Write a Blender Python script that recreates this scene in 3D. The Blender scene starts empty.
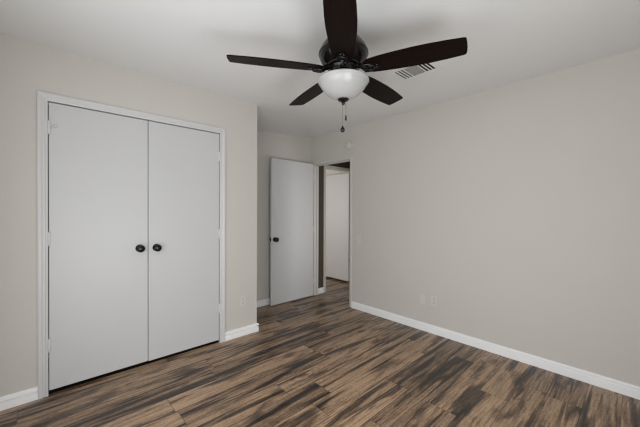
import bpy, bmesh, math, random
from mathutils import Vector, Matrix
R = math.radians
scene = bpy.context.scene
col = scene.collection

# ------------------------------------------------------------------ camera
YAW, PITCH, ROLL = 0.824483, -0.00674648, 0.0037647
F = Vector((math.cos(YAW)*math.cos(PITCH), math.sin(YAW)*math.cos(PITCH), math.sin(PITCH)))
Rt = Vector((math.sin(YAW), -math.cos(YAW), 0))
Up = Rt.cross(F)
R2 = Rt*math.cos(ROLL) + Up*math.sin(ROLL)
U2 = -Rt*math.sin(ROLL) + Up*math.cos(ROLL)
cam_d = bpy.data.cameras.new('camera')
cam_d.sensor_width = 36.0
cam_d.lens = 295.054*36/640
cam_d.clip_start = 0.02
cam = bpy.data.objects.new('camera', cam_d)
m = Matrix((R2, U2, -F)).transposed().to_4x4()
m.translation = Vector((0, 0, 1.29815))
cam.matrix_world = m
col.objects.link(cam)
scene.camera = cam

# ------------------------------------------------------------------ world, window light, exposure
w = bpy.data.worlds.new('world'); scene.world = w
w.use_nodes = True
w.node_tree.nodes['Background'].inputs['Color'].default_value = (0.80, 0.90, 1.0, 1)
w.node_tree.nodes['Background'].inputs['Strength'].default_value = 0.6
def area(name, loc, direction, sx, sy, power, color):
    l = bpy.data.lights.new(name, 'AREA'); l.shape = 'RECTANGLE'
    l.size = sx; l.size_y = sy; l.energy = power; l.color = color
    o = bpy.data.objects.new(name, l); o.location = loc
    o.rotation_euler = Vector(direction).to_track_quat('-Z', 'Y').to_euler()
    col.objects.link(o); return o
# daylight entering through the window of the side wall, the one behind the camera and the next room's
area('daylight_side_window', (-0.385, 1.1, 1.15), (1, 0, 0), 1.7, 1.7, 15.5, (0.975, 0.99, 1.0))
area('daylight_side_window_near', (-0.395, 0.5, 1.15), (1, 0, 0), 1.2, 1.7, 15.0, (0.975, 0.99, 1.0))
area('daylight_front_window', (0.6, -0.33, 0.75), (0.2, 1, 0.3), 1.1, 0.9, 26.5, (0.975, 0.99, 1.0))
# added unseen hall fill aimed at the bedroom door, then the next room's daylight
area('hall_fill_for_door', (4.10, 1.9, 1.10), (-1, 0.95, 0), 0.8, 1.9, 6.3, (1.0, 0.98, 0.95)).data.spread = R(90)
area('daylight_next_room', (1.86, 4.9, 1.4), (1, 0, 0), 1.2, 1.2, 27, (1.0, 0.96, 0.90))
scene.view_settings.view_transform = 'Standard'
scene.view_settings.look = 'None'
scene.view_settings.gamma = 1
scene.view_settings.use_curve_mapping = False
scene.view_settings.exposure = 0.07
scene.cycles.filter_width = 1.3

# ------------------------------------------------------------------ materials
def mat(name, color, rough=0.6, spec=0.5, metal=0.0, bump=0.0, bscale=200, var=0.0, coat=0.0):
    mt = bpy.data.materials.new(name); mt.use_nodes = True
    nt = mt.node_tree; N = nt.nodes; L = nt.links
    b = N['Principled BSDF']
    b.inputs['Base Color'].default_value = (*color, 1)
    b.inputs['Roughness'].default_value = rough
    b.inputs['Specular IOR Level'].default_value = spec
    b.inputs['Metallic'].default_value = metal
    b.inputs['Coat Weight'].default_value = coat
    tc = N.new('ShaderNodeTexCoord')
    if var:
        n = N.new('ShaderNodeTexNoise'); n.inputs['Scale'].default_value = 3.0; n.inputs['Detail'].default_value = 3
        L.new(tc.outputs['Object'], n.inputs['Vector'])
        r = N.new('ShaderNodeMapRange')
        r.inputs['To Min'].default_value = 1-var; r.inputs['To Max'].default_value = 1+var
        L.new(n.outputs['Fac'], r.inputs['Value'])
        mx = N.new('ShaderNodeVectorMath'); mx.operation = 'SCALE'
        mx.inputs[0].default_value = color
        L.new(r.outputs['Result'], mx.inputs['Scale']); L.new(mx.outputs['Vector'], b.inputs['Base Color'])
    if bump:
        n = N.new('ShaderNodeTexNoise'); n.inputs['Scale'].default_value = bscale; n.inputs['Detail'].default_value = 2
        L.new(tc.outputs['Object'], n.inputs['Vector'])
        bp = N.new('ShaderNodeBump'); bp.inputs['Strength'].default_value = bump; bp.inputs['Distance'].default_value = 0.002
        L.new(n.outputs['Fac'], bp.inputs['Height']); L.new(bp.outputs['Normal'], b.inputs['Normal'])
    return mt

M = {}
M['wall'] = mat('wall_paint', (0.588, 0.567, 0.525), 0.75, 0.3, bump=0.10, bscale=160, var=0.012)
M['ceiling'] = mat('ceiling_paint', (0.775, 0.775, 0.775), 0.85, 0.2, bump=0.12, bscale=120, var=0.012)
M['door'] = mat('door_paint', (0.575, 0.575, 0.58), 0.42, 0.4, bump=0.05, bscale=60, var=0.01)
M['trim'] = mat('trim_paint', (0.91, 0.915, 0.92), 0.35, 0.5, var=0.008)
M['casing'] = mat('casing_paint', (0.61, 0.61, 0.61), 0.38, 0.45, var=0.008)
M['jamb'] = mat('jamb_paint', (0.61, 0.592, 0.553), 0.45, 0.4, var=0.008)
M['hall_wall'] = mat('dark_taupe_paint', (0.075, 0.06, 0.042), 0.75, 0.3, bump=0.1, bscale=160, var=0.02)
M['closet_shade'] = mat('closet_shade_black', (0.012, 0.010, 0.009), 0.95, 0.1, bump=0.4, bscale=300)  # near-black colour stands in for the shade inside the closet
M['hinge'] = mat('painted_hinge', (0.66, 0.66, 0.66), 0.3, 0.5)
M['plate'] = mat('white_plastic', (0.63, 0.612, 0.575), 0.35, 0.5)
M['wall_plastic'] = mat('aged_plastic', (0.63, 0.61, 0.57), 0.4, 0.35)
M['slot'] = mat('dark_slot', (0.03, 0.03, 0.03), 0.6, 0.3)
M['duct'] = mat('duct_dark', (0.02, 0.02, 0.022), 0.8, 0.2)
M['grille'] = mat('vent_enamel', (0.75, 0.75, 0.74), 0.4, 0.4)
M['black'] = mat('oil_rubbed_black', (0.005, 0.004, 0.004), 0.17, 0.38)
M['knob'] = mat('black_knob_metal', (0.006, 0.006, 0.006), 0.22, 0.35)
M['chain'] = mat('bronze_chain', (0.18, 0.16, 0.14), 0.35, 0.5, metal=0.8)
M['steel'] = mat('brushed_steel', (0.35, 0.34, 0.33), 0.35, 0.5, metal=0.9)
M['glass'] = mat('window_glass', (0.8, 0.85, 0.9), 0.05, 0.5)
# frosted glass bowl
g = mat('frosted_white_glass', (0.42, 0.42, 0.415), 0.28, 0.5)
g.node_tree.nodes['Principled BSDF'].inputs['Subsurface Weight'].default_value = 0.35
g.node_tree.nodes['Principled BSDF'].inputs['Subsurface Radius'].default_value = (0.03, 0.03, 0.03)
M['bowl'] = g

def wood_blade():
    mt = bpy.data.materials.new('dark_walnut_blade'); mt.use_nodes = True
    nt = mt.node_tree; N = nt.nodes; L = nt.links; b = N['Principled BSDF']
    tc = N.new('ShaderNodeTexCoord'); mp = N.new('ShaderNodeMapping'); mp.inputs['Scale'].default_value = (2.0, 40, 40)
    L.new(tc.outputs['Object'], mp.inputs['Vector'])
    n = N.new('ShaderNodeTexNoise'); n.inputs['Scale'].default_value = 3; n.inputs['Detail'].default_value = 5
    L.new(mp.outputs['Vector'], n.inputs['Vector'])
    cr = N.new('ShaderNodeValToRGB'); cr.color_ramp.elements[0].position = 0.3; cr.color_ramp.elements[1].position = 0.7
    cr.color_ramp.elements[0].color = (0.004, 0.0018, 0.0013, 1); cr.color_ramp.elements[1].color = (0.010, 0.0056, 0.0043, 1)
    L.new(n.outputs['Fac'], cr.inputs['Fac']); L.new(cr.outputs['Color'], b.inputs['Base Color'])
    b.inputs['Roughness'].default_value = 0.40; b.inputs['Specular IOR Level'].default_value = 0.05
    return mt
M['blade'] = wood_blade()

def floor_mat():
    mt = bpy.data.materials.new('walnut_vinyl_planks'); mt.use_nodes = True
    nt = mt.node_tree; N = nt.nodes; L = nt.links; b = N['Principled BSDF']
    def math_(op, a=None, c=None, va=0.0, vb=0.0):
        n = N.new('ShaderNodeMath'); n.operation = op
        n.inputs[0].default_value = va; n.inputs[1].default_value = vb
        if a is not None: L.new(a, n.inputs[0])
        if c is not None: L.new(c, n.inputs[1])
        return n.outputs[0]
    tc = N.new('ShaderNodeTexCoord')
    at = N.new('ShaderNodeAttribute'); at.attribute_name = 'plank'        # random triple per plank
    uv = N.new('ShaderNodeUVMap'); uv.uv_map = 'plank_uv'                    # metres from plank centre, both axes
    add = N.new('ShaderNodeVectorMath'); add.operation = 'MULTIPLY_ADD'
    add.inputs[1].default_value = (37.0, 53.0, 29.0)
    L.new(at.outputs['Vector'], add.inputs[0]); L.new(tc.outputs['Object'], add.inputs[2])
    def mapped(scale, rot=(0, 0, 0)):
        mp = N.new('ShaderNodeMapping'); mp.inputs['Scale'].default_value = scale; mp.inputs['Rotation'].default_value = rot
        L.new(add.outputs['Vector'], mp.inputs['Vector']); return mp.outputs['Vector']
    def noise(vec, sc, det=3, rough=0.55, dist=0.0):
        n = N.new('ShaderNodeTexNoise'); n.inputs['Scale'].default_value = sc; n.inputs['Detail'].default_value = det
        n.inputs['Roughness'].default_value = rough; n.inputs['Distortion'].default_value = dist
        L.new(vec, n.inputs['Vector']); return n.outputs['Fac']
    def rng(v, a, c, d=0.0, e=1.0):
        n = N.new('ShaderNodeMapRange'); n.clamp = True
        n.inputs['From Min'].default_value = a; n.inputs['From Max'].default_value = c
        n.inputs['To Min'].default_value = d; n.inputs['To Max'].default_value = e
        L.new(v, n.inputs['Value']); return n.outputs['Result']
    broad = noise(mapped((1.15, 15.0, 1.0)), 1.0, 3, 0.45, 0.5)        # smoky dark bands along the boards
    streak = noise(mapped((2.0, 46.0, 1.0)), 1.0, 5, 0.6, 0.6)
    fine = noise(mapped((7.0, 120.0, 1.0)), 1.0, 4, 0.65, 0.3)
    speck = noise(mapped((45.0, 90.0, 1.0)), 1.0, 2, 0.6, 0.0)
    blotch = noise(mapped((2.6, 9.0, 1.0)), 1.0, 2, 0.45, 0.5)
    # cathedral grain / knots
    wv = N.new('ShaderNodeTexWave'); wv.wave_type = 'RINGS'; wv.rings_direction = 'Z'
    wv.inputs['Scale'].default_value = 2.6; wv.inputs['Distortion'].default_value = 6.0; wv.inputs['Detail'].default_value = 3
    wv.inputs['Detail Scale'].default_value = 1.0
    L.new(mapped((1.0, 6.0, 1.0)), wv.inputs['Vector'])
    vo = N.new('ShaderNodeTexVoronoi'); vo.inputs['Scale'].default_value = 1.0; vo.inputs['Randomness'].default_value = 1.0
    L.new(mapped((1.9, 4.4, 1.0)), vo.inputs['Vector'])
    cs = N.new('ShaderNodeSeparateColor'); L.new(vo.outputs['Color'], cs.inputs[0])
    some = rng(cs.outputs[0], 0.50, 0.52)
    core = math_('MULTIPLY', rng(vo.outputs['Distance'], 0.03, 0.13, 1.0, 0.0), some)
    rings = math_('SINE', math_('MULTIPLY', vo.outputs['Distance'], None, vb=62.0))
    halo = math_('MULTIPLY', math_('MULTIPLY', rng(vo.outputs['Distance'], 0.10, 0.42, 1.0, 0.0), some), rng(rings, -0.4, 1.0))
    sep = N.new('ShaderNodeSeparateXYZ'); L.new(at.outputs['Vector'], sep.inputs[0])
    # tone 0 (dark) .. 1 (light)
    t = math_('ADD', math_('MULTIPLY', rng(streak, 0.30, 0.70), None, vb=0.36), None, vb=0.38)
    t = math_('ADD', t, math_('MULTIPLY', rng(fine, 0.34, 0.66), None, vb=0.28))
    t = math_('ADD', t, math_('MULTIPLY', wv.outputs['Fac'], None, vb=0.10))
    t = math_('ADD', t, rng(sep.outputs[0], 0.0, 1.0, -0.12, 0.16))
    t = math_('SUBTRACT', t, rng(broad, 0.52, 0.63, 0.0, 0.56))
    t = math_('SUBTRACT', t, rng(blotch, 0.55, 0.70, 0.0, 0.40))
    thin = noise(mapped((1.0, 30.0, 1.0)), 1.0, 3, 0.5, 1.2)
    t = math_('SUBTRACT', t, rng(thin, 0.62, 0.70, 0.0, 0.60))
    t = math_('SUBTRACT', t, math_('MULTIPLY', core, None, vb=0.60))
    t = math_('SUBTRACT', t, math_('MULTIPLY', halo, None, vb=0.26))
    t = math_('ADD', t, rng(speck, 0.3, 0.7, -0.10, 0.10))
    cr = N.new('ShaderNodeValToRGB'); e = cr.color_ramp.elements
    e[0].position = 0.0; e[0].color = (0.017, 0.012, 0.009, 1)
    e[1].position = 1.0; e[1].color = (0.47, 0.315, 0.195, 1)
    for p, c in ((0.25, (0.050, 0.032, 0.022, 1)), (0.5, (0.125, 0.078, 0.047, 1)), (0.75, (0.275, 0.178, 0.109, 1))):
        k = e.new(p); k.color = c
    L.new(t, cr.inputs['Fac'])
    # bevelled joints
    su = N.new('ShaderNodeSeparateXYZ'); L.new(uv.outputs['UV'], su.inputs[0])
    ex = rng(su.outputs[0], 0.0, 0.0040); ey = rng(su.outputs[1], 0.0, 0.0040)
    edge = math_('MINIMUM', ex, ey)
    mul = N.new('ShaderNodeVectorMath'); mul.operation = 'SCALE'
    L.new(cr.outputs['Color'], mul.inputs[0]); L.new(rng(edge, 0.0, 1.0, 0.30, 1.0), mul.inputs['Scale'])
    L.new(mul.outputs['Vector'], b.inputs['Base Color'])
    L.new(rng(fine, 0.3, 0.7, 0.28, 0.42), b.inputs['Roughness'])
    b.inputs['Specular IOR Level'].default_value = 0.5
    bp = N.new('ShaderNodeBump'); bp.inputs['Strength'].default_value = 0.25; bp.inputs['Distance'].default_value = 0.002
    h = math_('ADD', math_('MULTIPLY', fine, None, vb=0.3), edge)
    L.new(h, bp.inputs['Height']); L.new(bp.outputs['Normal'], b.inputs['Normal'])
    return mt
M['floor'] = floor_mat()

# ------------------------------------------------------------------ mesh helpers
def box(bm, x0, x1, y0, y1, z0, z1):
    v = [bm.verts.new((x, y, z)) for z in (z0, z1) for (x, y) in ((x0, y0), (x1, y0), (x1, y1), (x0, y1))]
    for f in ((3, 2, 1, 0), (4, 5, 6, 7), (0, 1, 5, 4), (1, 2, 6, 5), (2, 3, 7, 6), (3, 0, 4, 7)):
        bm.faces.new([v[i] for i in f])
def prism(bm, pts, d):
    """pts: closed 3-D outline; d: extrusion vector"""
    d = Vector(d); a = [bm.verts.new(p) for p in pts]; c = [bm.verts.new(Vector(p)+d) for p in pts]
    n = len(pts)
    bm.faces.new(a[::-1]); bm.faces.new(c)
    for i in range(n): bm.faces.new((a[i], a[(i+1) % n], c[(i+1) % n], c[i]))
def lathe(bm, prof, mtx, n=32):
    """prof: (radius, height) along local Z"""
    rings = []
    for r, z in prof:
        if r < 1e-6: rings.append([bm.verts.new(mtx @ Vector((0, 0, z)))])
        else: rings.append([bm.verts.new(mtx @ Vector((r*math.cos(2*math.pi*i/n), r*math.sin(2*math.pi*i/n), z))) for i in range(n)])
    for a, c in zip(rings, rings[1:]):
        for i in range(n):
            j = (i+1) % n
            if len(a) == 1 and len(c) == 1: continue
            if len(a) == 1: bm.faces.new((a[0], c[j], c[i]))
            elif len(c) == 1: bm.faces.new((a[i], a[j], c[0]))
            else: bm.faces.new((a[i], a[j], c[j], c[i]))
    for rg, flip in ((rings[0], 1), (rings[-1], 0)):
        if len(rg) > 1: bm.faces.new(rg[::-1] if flip else rg)
def tube(bm, pts, r, n=10):
    pts = [Vector(p) for p in pts]; rings = []
    for i, p in enumerate(pts):
        d = (pts[min(i+1, len(pts)-1)] - pts[max(i-1, 0)]).normalized()
        a = d.orthogonal().normalized() if i == 0 else (prev - d*prev.dot(d)).normalized()
        prev = a; c = d.cross(a)
        rr = r[i] if isinstance(r, (list, tuple)) else r
        rings.append([bm.verts.new(p + (a*math.cos(2*math.pi*k/n) + c*math.sin(2*math.pi*k/n))*rr) for k in range(n)])
    for a, c in zip(rings, rings[1:]):
        for i in range(n): bm.faces.new((a[i], a[(i+1) % n], c[(i+1) % n], c[i]))
    bm.faces.new(rings[0][::-1]); bm.faces.new(rings[-1])
def obj(name, bm, m, parent=None, smooth=None, bevel=0.0, origin=None, seg=2):
    bmesh.ops.recalc_face_normals(bm, faces=bm.faces)
    if origin is not None: bmesh.ops.translate(bm, verts=bm.verts, vec=-Vector(origin))
    me = bpy.data.meshes.new(name); bm.to_mesh(me); bm.free()
    me.materials.append(m)
    o = bpy.data.objects.new(name, me); col.objects.link(o)
    if origin is not None: o.location = origin
    if parent is not None:
        o.parent = parent
        o.location = Vector(o.location) - Vector(parent['_o']) if origin is not None else -Vector(parent['_o'])
    if smooth:
        for p in me.polygons: p.use_smooth = True
        me.set_sharp_from_angle(angle=R(smooth))
    if bevel:
        b = o.modifiers.new('bevel', 'BEVEL'); b.width = bevel; b.segments = seg; b.limit_method = 'ANGLE'; b.angle_limit = R(40)
    return o
def base(name, loc, **props):
    o = bpy.data.objects.new(name, None); o.location = loc; o.empty_display_size = 0.1; col.objects.link(o)
    o['_o'] = tuple(loc); _roots.append(o)
    for k, v in props.items(): o[k] = v
    return o
_roots = []
def structure(o, label=None):
    o['kind'] = 'structure'
    if label: o['label'] = label
    return o
def X(*a): return bmesh.new()
def sub_origin(o, loc):
    o['_o'] = tuple(loc); _roots.append(o); return o

# ------------------------------------------------------------------ dimensions (metres)
XR, YC, YB, H = 3.029, 2.806, 3.50, 2.44       # right wall, closet wall, back wall, ceiling
XS, YF, XC = -0.43, -0.40, 1.666               # side wall, wall behind the camera, closet corner
T, TR = 0.11, 0.088
CX0, CX1, CZ = 0.004, 1.248, 2.062             # closet opening
DY0, DY1, DZ = 2.667, 3.405, 2.012             # bedroom doorway
HX0, HX1, HY, HZ = 3.295, 4.03, 3.43, 2.00      # doorway at the end of the hall

# ------------------------------------------------------------------ floor: one mesh, one face per plank
bm = bmesh.new()
uvl = bm.loops.layers.uv.new('plank_uv')
random.seed(11)
PW, PL = 0.1778, 1.22
known = {-1: 2.63, 0: 2.32, 1: 1.91, 2: 1.48, 5: 1.49, 7: 1.84, 9: 0.975, 11: -0.14}
vals = []
def plank(x0, x1, y0, y1):
    v = [bm.verts.new(p) for p in ((x0, y0, 0), (x1, y0, 0), (x1, y1, 0), (x0, y1, 0))]
    xm, ym = (x0+x1)/2, (y0+y1)/2
    # four triangles fan out from an inner spine so that the UVs hold the distance to the joints
    hw = (y1-y0)/2
    s0, s1 = bm.verts.new((x0+hw, ym, 0)), bm.verts.new((x1-hw, ym, 0))
    rv = (random.random(), random.random(), random.random())
    for fv, uvs in (((v[0], v[1], s1, s0), ((1, 0), (1, 0), (1, hw), (1, hw))),
                    ((v[2], v[3], s0, s1), ((1, 0), (1, 0), (1, hw), (1, hw))),
                    ((v[1], v[2], s1), ((0, 1), (0, 1), (hw, 1))),
                    ((v[3], v[0], s0), ((0, 1), (0, 1), (hw, 1)))):
        f = bm.faces.new(fv); vals.append(rv)
        for lp, q in zip(f.loops, uvs): lp[uvl].uv = q
for r in range(-7, 33):
    y0 = 0.602 + PW*r; y1 = y0 + PW
    j = known.get(r, random.uniform(0, PL))
    x = j - PL*math.ceil((j + 0.75)/PL)
    while x < 4.3:
        x0, x1 = max(x, -0.60), min(x+PL, 4.30)
        if x1 - x0 > 0.2: plank(x0, x1, y0, y1)
        elif x1 > x0: pass
        x += PL
box(bm, -0.60, 4.30, -0.62, 6.46, -0.10, -0.0015)
nb = len(vals)
me = bpy.data.meshes.new('floor'); bm.to_mesh(me); bm.free()
a = me.attributes.new('plank', 'FLOAT_VECTOR', 'FACE')
for i, d in enumerate(a.data): d.vector = vals[i] if i < nb else (0.3, 0.3, 0.3)
me.materials.append(M['floor'])
fl = bpy.data.objects.new('floor', me); col.objects.link(fl)
structure(fl, 'dark brown wood plank floor with smoky grain')

bm = bmesh.new(); box(bm, XS, XC-T, YC+0.012, YB, 0.0005, 0.006)  # thin black sheet added over the closet planks to shade the door gap
structure(obj('closet_gap_shade', bm, M['closet_shade']), 'dark sheet on the closet floor as shade in the gap under the closet doors')

# ------------------------------------------------------------------ ceiling
bm = bmesh.new(); box(bm, XS-T, XR+TR, YF-T, YB+T, H, H+0.12)
# low wedge in the alcove over the bedroom door
A, B_, C_, D_ = (XC, YC+0.002, H), (XR, YB, H), (XC, YB, H-0.078), (XC, YB, H+0.02)
v = [bm.verts.new(p) for p in (A, B_, C_, D_)]
for f in ((0, 1, 2), (0, 2, 3), (1, 3, 2), (0, 3, 1)): bm.faces.new([v[i] for i in f])
structure(obj('ceiling', bm, M['ceiling']), 'flat white painted ceiling')
bm = bmesh.new(); box(bm, XR+TR, 4.26, 1.3, 3.54, H, H+0.12)
structure(obj('ceiling_hall', bm, M['ceiling']))
bm = bmesh.new(); box(bm, 1.70, 4.26, 3.54, 6.40, H+0.001, H+0.121)
structure(obj('ceiling_next_room', bm, M['ceiling']))

# ------------------------------------------------------------------ walls
bm = bmesh.new()
prism(bm, [(XS, YC, 0), (CX0-0.02, YC, 0), (CX0-0.02, YC, CZ+0.02), (CX1+0.02, YC, CZ+0.02), (CX1+0.02, YC, 0), (XC, YC, 0), (XC, YC, H), (XS, YC, H)], (0, T, 0))
box(bm, XC-T, XC, YC+T, YB, 0, H)
structure(obj('wall_left', bm, M['wall']), 'off-white closet wall ending in an outside corner')
bm = bmesh.new()
prism(bm, [(XR, YF-T, 0), (XR, DY0-0.02, 0), (XR, DY0-0.02, DZ+0.02), (XR, DY1+0.02, DZ+0.02), (XR, DY1+0.02, 0), (XR, YB+0.04, 0), (XR, YB+0.04, H), (XR, YF-T, H)], (TR, 0, 0))
structure(obj('wall_right', bm, M['wall']), 'plain off-white right wall with the doorway')
bm = bmesh.new(); box(bm, XS-T, XR, YB, YB+T, 0, H)
structure(obj('wall_back', bm, M['wall']), 'off-white alcove wall behind the open door')
# wall behind the camera and side wall, each with its window opening
def wall_with_window(name, axis, c, lo, hi, w0, w1, z0, z1):
    bm = bmesh.new()
    def b(a0, a1, q0, q1):
        if axis == 'x': box(bm, c-T, c, a0, a1, q0, q1)
        else: box(bm, a0, a1, c-T, c, q0, q1)
    b(lo, w0, 0, H); b(w1, hi, 0, H); b(w0, w1, 0, z0); b(w0, w1, z1, H)
    structure(obj(name, bm, M['wall']))
wall_with_window('wall_side', 'x', XS, YF-T, YB, -0.25, 2.0, 0.25, 2.10)
wall_with_window('wall_front', 'y', YF, XS, XR, -0.1, 1.3, 0.20, 1.95)
def window(name, axis, c, w0, w1, z0, z1):
    f = bmesh.new(); s = 0.045; mid = (w0+w1)/2
    for (a0, a1, q0, q1) in ((w0, w1, z0, z0+s), (w0, w1, z1-s, z1), (w0, w0+s, z0, z1), (w1-s, w1, z0, z1), (mid-s/2, mid+s/2, z0, z1)):
        if axis == 'x': box(f, c-0.10, c-0.05, a0, a1, q0, q1)
        else: box(f, a0, a1, c-0.10, c-0.05, q0, q1)
    o = structure(obj(name, f, M['trim'])); sub_origin(o, (0, 0, 0))
    p = bmesh.new()
    if axis == 'x': box(p, c-0.08, c-0.07, w0+s, w1-s, z0+s, z1-s)
    else: box(p, w0+s, w1-s, c-0.08, c-0.07, z0+s, z1-s)
    obj('pane', p, M['glass'], o)
window('window_1', 'x', XS, -0.25, 2.0, 0.25, 2.10)
window('window_2', 'y', YF, -0.1, 1.3, 0.20, 1.95)
# hall
bm = bmesh.new()
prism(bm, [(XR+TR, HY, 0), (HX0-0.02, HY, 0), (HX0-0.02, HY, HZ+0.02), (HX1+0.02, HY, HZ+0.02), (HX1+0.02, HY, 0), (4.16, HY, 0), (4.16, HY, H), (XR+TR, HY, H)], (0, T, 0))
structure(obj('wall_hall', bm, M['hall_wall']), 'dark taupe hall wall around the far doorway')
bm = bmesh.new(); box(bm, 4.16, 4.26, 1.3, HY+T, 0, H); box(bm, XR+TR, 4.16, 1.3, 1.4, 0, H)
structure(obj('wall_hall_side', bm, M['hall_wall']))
bm = bmesh.new()
box(bm, 4.10, 4.26, HY+T, 6.40, 0, H); box(bm, 1.70, 4.10, 6.30, 6.40, 0, H); box(bm, 1.70, 1.80, YB+T, 6.30, 0, H)
structure(obj('wall_next_room', bm, M['wall']), 'pale wall of the room beyond the hall')

# ------------------------------------------------------------------ baseboards
BP = [(0, 0), (0.015, 0), (0.016, 0.030), (0.0135, 0.032), (0.0135, 0.034), (0.016, 0.036), (0.016, 0.052), (0.004, 0.0545), (0.002, 0.0645), (0.019, 0.067), (0.018, 0.078), (0.008, 0.086), (0, 0.087)]
BR = [(0, 0), (0.016, 0), (0.016, 0.056), (0.0135, 0.060), (0.0135, 0.064), (0.0165, 0.067), (0.016, 0.078), (0.008, 0.086), (0, 0.087)]
def board(name, a, b, nrm, label=None, prof=None):
    """a, b: ends on the wall face; nrm: into the room"""
    a, b, nrm = Vector((*a, 0)), Vector((*b, 0)), Vector((*nrm, 0))
    bm = bmesh.new(); prism(bm, [a + nrm*d + Vector((0, 0, z)) for d, z in (prof or BP)], b-a)
    return structure(obj(name, bm, M['trim'], bevel=0.0012), label)
CW = 0.054
board('baseboard_left', (XS, YC), (CX0-CW, YC), (0, -1), 'white baseboard left of the closet')
bm = bmesh.new()
def ring_board(bm, pts, nrms):
    """mitred run of baseboard round an outside corner"""
    rings = []
    for p, n in zip(pts, nrms):
        rings.append([bm.verts.new(Vector((p[0]+n[0]*d, p[1]+n[1]*d, z))) for d, z in BP])
    k = len(BP)
    for a, c in zip(rings, rings[1:]):
        for i in range(k): bm.faces.new((a[i], a[(i+1) % k], c[(i+1) % k], c[i]))
    bm.faces.new(rings[0]); bm.faces.new(rings[-1][::-1])
ring_board(bm, [(CX1+CW, YC), (XC, YC), (XC, YB-0.016)], [(0, -1), (1, -1), (1, 0)])
structure(obj('baseboard_left', bm, M['trim']), 'white baseboard wrapping the closet corner')
board('baseboard_back', (XC+0.016, YB), (XR-0.016, YB), (0, -1), 'white baseboard behind the open door')
board('baseboard_right', (XR, YF+0.016), (XR, DY0-0.036), (-1, 0), 'white baseboard along the right wall', BR)
board('baseboard_side', (XS, YF), (XS, YC-0.016), (1, 0))
board('baseboard_front', (XS+0.016, YF), (XR-0.016, YF), (0, 1))
board('baseboard_hall', (XR+TR, HY), (HX0-0.047, HY), (0, -1), 'short white baseboard in the hall')

# ------------------------------------------------------------------ casings and jambs
CP = [(0.0, 0.0), (0.0, 0.010), (0.012, 0.013), (0.016, 0.009), (0.026, 0.011), (0.034, 0.016), (0.046, 0.018), (CW, 0.016), (CW, 0.0)]
def casing(bm, a0, a1, zt, place, prof):
    """U-shaped mitred casing; place(a, d, z): a along the wall, d off the wall"""
    rings = []
    for pos in range(4):
        ring = []
        for o, d in prof:
            a, z = ((a0-o, 0.0), (a0-o, zt+o), (a1+o, zt+o), (a1+o, 0.0))[pos]
            ring.append(bm.verts.new(place(a, d, z)))
        rings.append(ring)
    k = len(prof)
    for p, q in zip(rings, rings[1:]):
        for i in range(k): bm.faces.new((p[i], p[(i+1) % k], q[(i+1) % k], q[i]))
    bm.faces.new(rings[0]); bm.faces.new(rings[-1][::-1])
bm = bmesh.new()
casing(bm, CX0, CX1, CZ, lambda a, d, z: (a, YC-d, z), CP)
box(bm, CX0-0.02, CX0, YC, YC+T, 0, CZ); box(bm, CX1, CX1+0.02, YC, YC+T, 0, CZ); box(bm, CX0-0.02, CX1+0.02, YC, YC+T, CZ, CZ+0.02)
structure(obj('trim_1', bm, M['casing']), 'white moulded casing around the closet')
bm = bmesh.new()
SP = [(0.0, 0.0), (0.0, 0.011), (0.030, 0.012), (0.034, 0.009), (0.034, 0.0)]
casing(bm, DY0, DY1, DZ, lambda a, d, z: (XR-d, a, z), SP)
box(bm, XR, XR+TR, DY0-0.02, DY0, 0, DZ); box(bm, XR, XR+TR, DY1, DY1+0.02, 0, DZ); box(bm, XR, XR+TR, DY0-0.02, DY1+0.02, DZ, DZ+0.02)
# door stop
box(bm, XR+0.045, XR+0.08, DY0, DY0+0.011, 0, DZ); box(bm, XR+0.045, XR+0.08, DY1-0.011, DY1, 0, DZ); box(bm, XR+0.045, XR+0.08, DY0, DY1, DZ-0.011, DZ)
structure(obj('trim_2', bm, M['jamb']), 'slim white frame of the bedroom doorway')
bm = bmesh.new()
casing(bm, HX0, HX1, HZ, lambda a, d, z: (a, HY-d, z), [(0, 0), (0, 0.010), (0.02, 0.012), (0.024, 0.006), (0.036, 0.012), (0.045, 0.012), (0.045, 0)])
box(bm, HX0-0.02, HX0, HY, HY+T, 0, HZ); box(bm, HX1, HX1+0.02, HY, HY+T, 0, HZ); box(bm, HX0-0.02, HX1+0.02, HY, HY+T, HZ, HZ+0.02)
structure(obj('trim_3', bm, M['jamb']), 'white casing of the doorway beyond the hall')

# ------------------------------------------------------------------ doors
def knob_part(parent, c, nrm, scale=1.0, rot=None):
    """round knob standing off the door face at c along nrm, with its rose"""
    q = Vector(nrm).to_track_quat('Z', 'Y').to_matrix().to_4x4(); q.translation = Vector(c)
    s = scale; bm = bmesh.new()
    lathe(bm, [(0.011*s, 0.004*s), (0.010*s, 0.022*s), (0.017*s, 0.027*s), (0.027*s, 0.033*s), (0.0305*s, 0.042*s), (0.0295*s, 0.050*s), (0.023*s, 0.057*s), (0.012*s, 0.061*s), (0, 0.062*s)], q, 28)
    k = obj('knob', bm, M['knob'], parent, smooth=50, origin=c); k['label'] = 'round black knob'
    sub_origin(k, c)
    bm = bmesh.new(); lathe(bm, [(0.031*s, 0), (0.031*s, 0.003*s), (0.027*s, 0.007*s), (0.012*s, 0.008*s), (0, 0.008*s)], q, 28)
    obj('rose', bm, M['knob'], k, smooth=40, origin=c)
    return k
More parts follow.
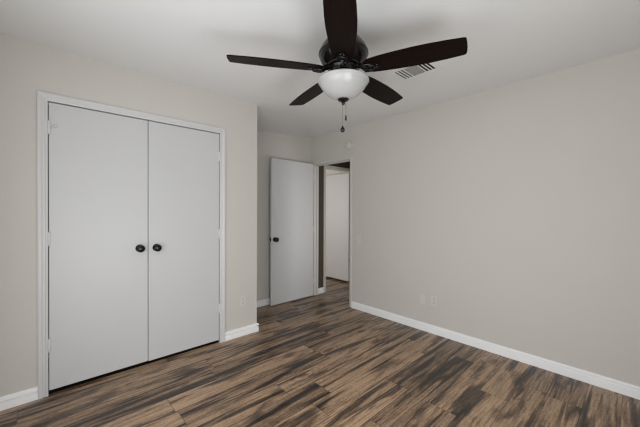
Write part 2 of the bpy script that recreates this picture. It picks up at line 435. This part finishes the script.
def hinge(parent, x, y, z, dirn, h=0.085, leaf=0.009, m='hinge'):
    """barrel with a painted leaf on the door face side dirn"""
    bm = bmesh.new()
    lathe(bm, [(0.0025, -h/2-0.006), (0.0045, -h/2-0.003), (0.0070, -h/2), (0.0070, h/2), (0.0045, h/2+0.003), (0.0025, h/2+0.006)], Matrix.Translation((x, y, z)), 14)
    x0, x1 = sorted((x, x+dirn*leaf)); box(bm, x0, x1, y+0.006, y+0.0125, z-h/2, z+h/2)
    return obj('hinge', bm, M[m], parent, smooth=40, origin=(x, y, z))
def slab(name, x0, x1, y0, y1, z0, z1, label):
    bm = bmesh.new(); box(bm, x0, x1, y0, y1, z0, z1)
    o = structure(obj(name, bm, M['door'], bevel=0.003, origin=(x0, y0, z0)), label)
    return sub_origin(o, (x0, y0, z0))
d1 = slab('door_1', CX0+0.0045, 0.6228, YC+0.002, YC+0.037, 0.030, CZ-0.006, 'left flat white closet door, hinged at the left casing')
d2 = slab('door_2', 0.6272, CX1-0.0045, YC+0.002, YC+0.037, 0.026, CZ-0.006, 'right flat white closet door, hinged at the right casing')
knob_part(d1, (0.563, YC+0.002, 0.988), (0, -1, 0), 1.0)
knob_part(d2, (0.688, YC+0.002, 0.984), (0, -1, 0), 1.0)
for z in (1.880, 1.098, 0.352): hinge(d1, CX0+0.005, YC-0.011, z, 1)
for z in (1.835, 1.075, 0.342): hinge(d2, CX1-0.005, YC-0.011, z, -1)
bm = bmesh.new()   # little pin by the top hinge
q = Vector((0, -1, 0)).to_track_quat('Z', 'Y').to_matrix().to_4x4(); q.translation = Vector((0.043, YC+0.002, 1.889))
lathe(bm, [(0.009, 0), (0.009, 0.003), (0.004, 0.005), (0.004, 0.018), (0.008, 0.020), (0.008, 0.028), (0.005, 0.031), (0, 0.031)], q, 14)
tube(bm, [(0.012, YC-0.008, 1.893), (0.030, YC-0.010, 1.891), (0.043, YC-0.010, 1.889)], 0.0022, 8)
o = obj('door_bumper', bm, M['hinge'], d1, smooth=40, origin=(0.043, YC, 1.889)); o['label'] = 'small white pin stop'

d3 = slab('door_3', 2.232, 2.994, 3.384, 3.418, 0.012, 2.024, 'open flat white bedroom door standing against the alcove')
knob_part(d3, (2.290, 3.384, 0.912), (0, -1, 0), 1.05)
knob_part(d3, (2.290, 3.418, 0.912), (0, 1, 0), 1.05)
bm = bmesh.new(); box(bm, 2.2295, 2.2325, 3.389, 3.413, 0.885, 0.942); box(bm, 2.222, 2.2325, 3.395, 3.407, 0.902, 0.924)
o = obj('latch', bm, M['knob'], d3, origin=(2.23, 3.395, 0.912)); o['label'] = 'dark latch plate on the edge'
for z in (1.82, 1.02, 0.22):
    bm = bmesh.new()
    lathe(bm, [(0.003, -0.05), (0.0055, -0.045), (0.0055, 0.045), (0.003, 0.05)], Matrix.Translation((3.009, 3.402, z)), 12)
    box(bm, 2.9935, 3.009, 3.401, 3.404, z-0.045, z+0.045)
    obj('hinge', bm, M['hinge'], d3, smooth=40, origin=(3.009, 3.402, z))
d4 = slab('door_4', 3.998, 4.032, 3.560, 4.290, 0.035, 1.995, 'pale door standing open beyond the hall')
for z in (1.80, 1.02, 0.42):
    bm = bmesh.new(); lathe(bm, [(0.003, -0.05), (0.006, -0.045), (0.006, 0.045), (0.003, 0.05)], Matrix.Translation((4.022, 3.552, z)), 12)
    box(bm, 4.000, 4.022, 3.552, 3.5605, z-0.045, z+0.045)
    obj('hinge', bm, M['steel'], d4, smooth=40, origin=(4.022, 3.552, z))

# ------------------------------------------------------------------ ceiling fan
FX, FY, FZ, FR, FA = 1.301, 1.206, 2.137, 0.662, R(-66.8)
fan = base('ceiling_fan', (FX, FY, H), label='dark five-blade ceiling fan with a white frosted glass bowl light', category='ceiling fan')
Zc = Matrix.Translation((FX, FY, 0))
bm = bmesh.new(); lathe(bm, [(0.060, H-0.0005), (0.072, H-0.004), (0.074, H-0.02), (0.066, H-0.045), (0.060, H-0.060), (0.055, H-0.0875), (0, H-0.0875)], Zc, 40)
obj('canopy', bm, M['black'], fan, smooth=35)
bm = bmesh.new(); lathe(bm, [(0, 2.352), (0.048, 2.352), (0.066, 2.344), (0.088, 2.327), (0.112, 2.304), (0.132, 2.276), (0.142, 2.252), (0.1445, 2.244), (0.148, 2.242), (0.148, 2.232), (0.1445, 2.230), (0.141, 2.212), (0.130, 2.190), (0.110, 2.172), (0.100, 2.168), (0.100, 2.160), (0, 2.160)], Zc, 56)
obj('motor_housing', bm, M['black'], fan, smooth=35)
bm = bmesh.new(); lathe(bm, [(0, 2.1595), (0.085, 2.1595), (0.090, 2.150), (0.083, 2.138), (0.083, 2.122), (0.092, 2.112), (0.106, 2.094), (0.106, 2.0825), (0, 2.0825)], Zc, 48)
obj('light_fitter', bm, M['black'], fan, smooth=35)
bm = bmesh.new()
lathe(bm, [(0.100, 2.0820), (0.146, 2.0815), (0.1515, 2.079), (0.1530, 2.073), (0.1500, 2.068), (0.1440, 2.064), (0.140, 2.055), (0.130, 2.037), (0.112, 2.018), (0.092, 2.000), (0.068, 1.985), (0.042, 1.975), (0.016, 1.971), (0, 1.971)], Zc, 64)
bowl = obj('glass_bowl', bm, M['bowl'], fan, smooth=40); bowl['label'] = 'white frosted glass bowl'
bm = bmesh.new(); lathe(bm, [(0, 1.9715), (0.030, 1.9715), (0.034, 1.968), (0.030, 1.961), (0.014, 1.955), (0.010, 1.950), (0.011, 1.943), (0.007, 1.936), (0, 1.934)], Zc, 28)
obj('finial', bm, M['black'], fan, smooth=40)
cr_ = Vector((Rt.x, Rt.y, 0))
for off, zb, kind in ((-0.003, 1.806, 0), (0.016, 1.872, 1)):
    p = Vector((FX, FY, 0)) + cr_*off
    bm = bmesh.new()
    z = 1.945 if kind == 0 else 1.952
    tube(bm, [(p.x, p.y, z), (p.x, p.y, zb)], 0.0012, 6)
    zz = z
    while zz > zb:
        lathe(bm, [(0, -0.0022), (0.0018, -0.0012), (0.0022, 0), (0.0018, 0.0012), (0, 0.0022)], Matrix.Translation((p.x, p.y, zz)), 6); zz -= 0.0062
    ch = obj('pull_chain', bm, M['chain'], fan, origin=(p.x, p.y, z)); sub_origin(ch, (p.x, p.y, z))
    bm = bmesh.new(); q = Matrix.Translation((p.x, p.y, zb))
    if kind == 0: lathe(bm, [(0, 0.004), (0.004, 0.003), (0.006, -0.004), (0.0115, -0.011), (0.0135, -0.019), (0.0115, -0.028), (0.006, -0.033), (0, -0.034)], q, 18)
    else: lathe(bm, [(0, 0.003), (0.003, 0.002), (0.0045, -0.004), (0.0055, -0.020), (0.005, -0.028), (0, -0.030)], q, 14)
    obj('pull_knob', bm, M['black'], ch, smooth=50, origin=(p.x, p.y, zb))

def blade_outline():
    # (distance from hub, half width)
    return [(x, h*1.015) for x, h in ((0.124, 0.020), (0.128, 0.034), (0.136, 0.045), (0.150, 0.053), (0.172, 0.0585), (0.22, 0.0645), (0.30, 0.070), (0.40, 0.074), (0.48, 0.0735), (0.57, 0.069), (0.645, 0.0625))]
PITCH_B = R(11.5)
for k in range(5):
    th = FA + k*2*math.pi/5
    # local x: radial, y: tangential (counter-clockwise edge lower), z: up
    fr = Matrix.Translation((FX, FY, FZ)) @ Matrix.Rotation(th, 4, 'Z') @ Matrix.Rotation(-PITCH_B, 4, 'X')
    bm = bmesh.new(); ol = blade_outline()
    up = [(x, h) for x, h in ol] + [(0.6565, 0.0610), (0.6620, 0.0565), (0.6650, 0.045), (0.6655, 0.010)]
    dn = [(0.6620, -0.030), (0.6580, -0.0565), (0.652, -0.0610)] + [(x, -h) for x, h in ol[::-1]]
    pts = up + dn
    prism(bm, [(x, y, 0.0) for x, y in pts], (0, 0, 0.006))
    bl = obj('blade', bm, M['blade'], None, bevel=0.002)
    bl.parent = fan; bl.matrix_local = Matrix.Translation(-Vector(fan['_o'])) @ fr
    # blade iron: arm from the hub, scroll ring and mounting plate under the blade
    bm = bmesh.new()
    inv = fr.inverted()
    def loc(r, t, z):       # hub frame (unpitched) -> blade frame
        return inv @ (Matrix.Translation((FX, FY, 0)) @ Matrix.Rotation(th, 4, 'Z') @ Vector((r, t, z)))
    tube(bm, [loc(0.070, 0, 2.160), loc(0.090, 0, 2.156), loc(0.112, 0, 2.145), loc(0.130, 0, 2.136), Vector((0.152, 0, -0.009))], [0.017, 0.016, 0.015, 0.014, 0.012], 12)
    prism(bm, [(x, y, -0.0065) for x, y in ((0.126, -0.012), (0.136, -0.024), (0.152, -0.031), (0.172, -0.032), (0.190, -0.027), (0.204, -0.018), (0.217, -0.008), (0.220, 0.0), (0.217, 0.008), (0.204, 0.018), (0.190, 0.027), (0.172, 0.032), (0.152, 0.031), (0.136, 0.024), (0.126, 0.012))], (0, 0, 0.006))
    ring = [Vector((0.166 + 0.019*math.cos(a), 0.019*math.sin(a), -0.011)) for a in [2*math.pi*i/24 for i in range(25)]]
    tube(bm, ring, 0.0060, 10)
    for s in (-1, 1):
        tube(bm, [loc(0.095, s*0.006, 2.152), loc(0.106, s*0.018, 2.146), loc(0.118, s*0.026, 2.138), Vector((0.134, s*0.028, -0.010)), Vector((0.152, s*0.029, -0.011)), Vector((0.172, s*0.026, -0.010))], [0.006, 0.0070, 0.0072, 0.0068, 0.006, 0.005], 8)
    for (sx, sy) in ((0.166, 0.0), (0.202, 0.009), (0.202, -0.009)):
        lathe(bm, [(0, -0.0135), (0.005, -0.0125), (0.0070, -0.009), (0.0070, -0.006), (0, -0.006)], Matrix.Translation((sx, sy, 0)), 12)
    ir = obj('blade_iron', bm, M['black'], None, smooth=50); ir.parent = bl

# ------------------------------------------------------------------ ceiling vent
VX0, VX1, VY0, VY1 = 2.085, 2.262, 1.100, 1.366
vent = base('ceiling_vent', (2.174, 1.233, H), label='white louvered air vent in the ceiling beside the fan blade', category='air vent')
bm = bmesh.new(); fz = H-0.008; b = 0.036
for (x0, x1, y0, y1) in ((VX0-b, VX0, VY0-b, VY1+b), (VX1, VX1+b, VY0-b, VY1+b), (VX0, VX1, VY0-b, VY0), (VX0, VX1, VY1, VY1+b)):
    box(bm, x0, x1, y0, y1, fz, H-0.0004)
obj('frame', bm, M['ceiling'], vent, bevel=0.003)
bm = bmesh.new(); box(bm, VX0, VX1, VY0, VY1, H-0.0016, H-0.0006)
obj('duct_opening', bm, M['duct'], vent)
def slat(y0, x0, x1, tilt, wd, axis='x', z=H-0.007):
    bm = bmesh.new(); dz = wd*math.sin(tilt); dh = wd*math.cos(tilt)/2
    if axis == 'x': pts = [(x0, y0-dh, z-dz/2), (x0, y0+dh, z+dz/2), (x0, y0+dh, z+dz/2+0.001), (x0, y0-dh, z-dz/2+0.001)]; d = (x1-x0, 0, 0)
    else: pts = [(y0-dh, x0, z-dz/2), (y0+dh, x0, z+dz/2), (y0+dh, x0, z+dz/2+0.001), (y0-dh, x0, z-dz/2+0.001)]; d = (0, x1-x0, 0)
    prism(bm, pts, d); obj('slat', bm, M['grille'], vent)
for i in range(3): slat(VY0+0.022+i*0.027, VX0, VX1, R(8), 0.0125, z=H-0.0065)
for i in range(3): slat(VY1-0.022-i*0.027, VX0, VX1, R(12), 0.0215, z=H-0.0065)
for i in range(24): slat(VX0+0.005+i*0.00725, VY0+0.084, VY1-0.086, R(20), 0.0068, axis='y', z=H-0.0060)

# ------------------------------------------------------------------ wall fittings
def plate(parent, c, nrm, wd=0.072, ht=0.116, th=0.006, name='plate'):
    """bevelled cover plate on the wall; returns local->world"""
    q = Vector(nrm)
    side = Vector((0, 0, 1)).cross(q)
    def P(a, z, d): return Vector(c) + side*a + Vector((0, 0, z)) + q*d
    bm = bmesh.new()
    lo = [P(a, z, 0.0003) for a, z in ((-wd/2, -ht/2), (wd/2, -ht/2), (wd/2, ht/2), (-wd/2, ht/2))]
    prism(bm, lo, q*th); obj(name, bm, M['plate'], parent, bevel=0.003)
    return P, q
def pbox(bm, P, a0, a1, z0, z1, d0, d1, q):
    prism(bm, [P(a0, z0, d0), P(a1, z0, d0), P(a1, z1, d0), P(a0, z1, d0)], q*(d1-d0))
def outlet(c, nrm, label, group=None):
    t = base('wall_outlet', c, label=label, category='wall outlet')
    P, q = plate(t, c, nrm)
    for s in (-1, 1):
        bm = bmesh.new(); zc = s*0.021
        prism(bm, [P(0.0165*math.cos(a)*1.0, zc+0.0145*math.sin(a), 0.006) for a in [2*math.pi*i/20 for i in range(20)]], q*0.0022)
        so = obj('socket', bm, M['plate'], t); sub_origin(so, c); so.location = (0, 0, 0); so.data.transform(Matrix.Translation(-Vector(c)))
        bm = bmesh.new()
        pbox(bm, P, -0.0075, -0.0050, zc+0.000, zc+0.009, 0.0081, 0.0086, q)
        pbox(bm, P, 0.0050, 0.0075, zc+0.001, zc+0.008, 0.0081, 0.0086, q)
        pbox(bm, P, -0.0022, 0.0022, zc-0.010, zc-0.005, 0.0081, 0.0086, q)
        obj('slots', bm, M['slot'], so)
    bm = bmesh.new(); pbox(bm, P, -0.0025, 0.0025, -0.0025, 0.0025, 0.006, 0.0072, q); obj('screw', bm, M['steel'], t)
outlet((1.500, YC, 0.362), (0, -1, 0), 'white wall outlet on the closet wall near its outside corner')
outlet((XR, 1.476, 0.350), (-1, 0, 0), 'white duplex outlet on the right wall beside the blank plate')
t = base('blank_wall_plate', (XR, 1.602, 0.342), label='plain white cover plate without sockets on the right wall', category='wall plate')
P, q = plate(t, (XR, 1.602, 0.342), (-1, 0, 0))
for z in (-0.021, 0.021):
    bm = bmesh.new(); pbox(bm, P, -0.0025, 0.0025, z*2-0.0025, z*2+0.0025, 0.006, 0.0072, q); obj('screw', bm, M['plate'], t)
t = base('light_switch', (XR, 2.508, 0.935), label='small white light switch on the right wall next to the doorway', category='light switch')
P, q = plate(t, (XR, 2.508, 0.935), (-1, 0, 0))
bm = bmesh.new(); pbox(bm, P, -0.005, 0.005, -0.012, 0.012, 0.006, 0.0075, q); pbox(bm, P, -0.0035, 0.0035, 0.000, 0.009, 0.0075, 0.016, q)
obj('toggle', bm, M['wall_plastic'], t)
t = base('smoke_detector', (XR, 2.676, 2.196), label='round white smoke detector on the wall above the bedroom doorway corner', category='smoke detector')
q = Vector((-1, 0, 0)).to_track_quat('Z', 'Y').to_matrix().to_4x4(); q.translation = Vector((XR, 2.676, 2.196))
bm = bmesh.new(); lathe(bm, [(0, 0.0004), (0.058, 0.0004), (0.060, 0.004), (0.060, 0.016), (0.056, 0.019), (0.051, 0.019), (0.051, 0.015), (0, 0.015)], q, 40); obj('base_ring', bm, M['wall_plastic'], t, smooth=35)
bm = bmesh.new(); lathe(bm, [(0, 0.0155), (0.046, 0.0155), (0.046, 0.030), (0.040, 0.038), (0.028, 0.041), (0.016, 0.041), (0.014, 0.038), (0, 0.038)], q, 40); obj('cover', bm, M['wall_plastic'], t, smooth=35)

for o in _roots:
    if '_o' in o: del o['_o']
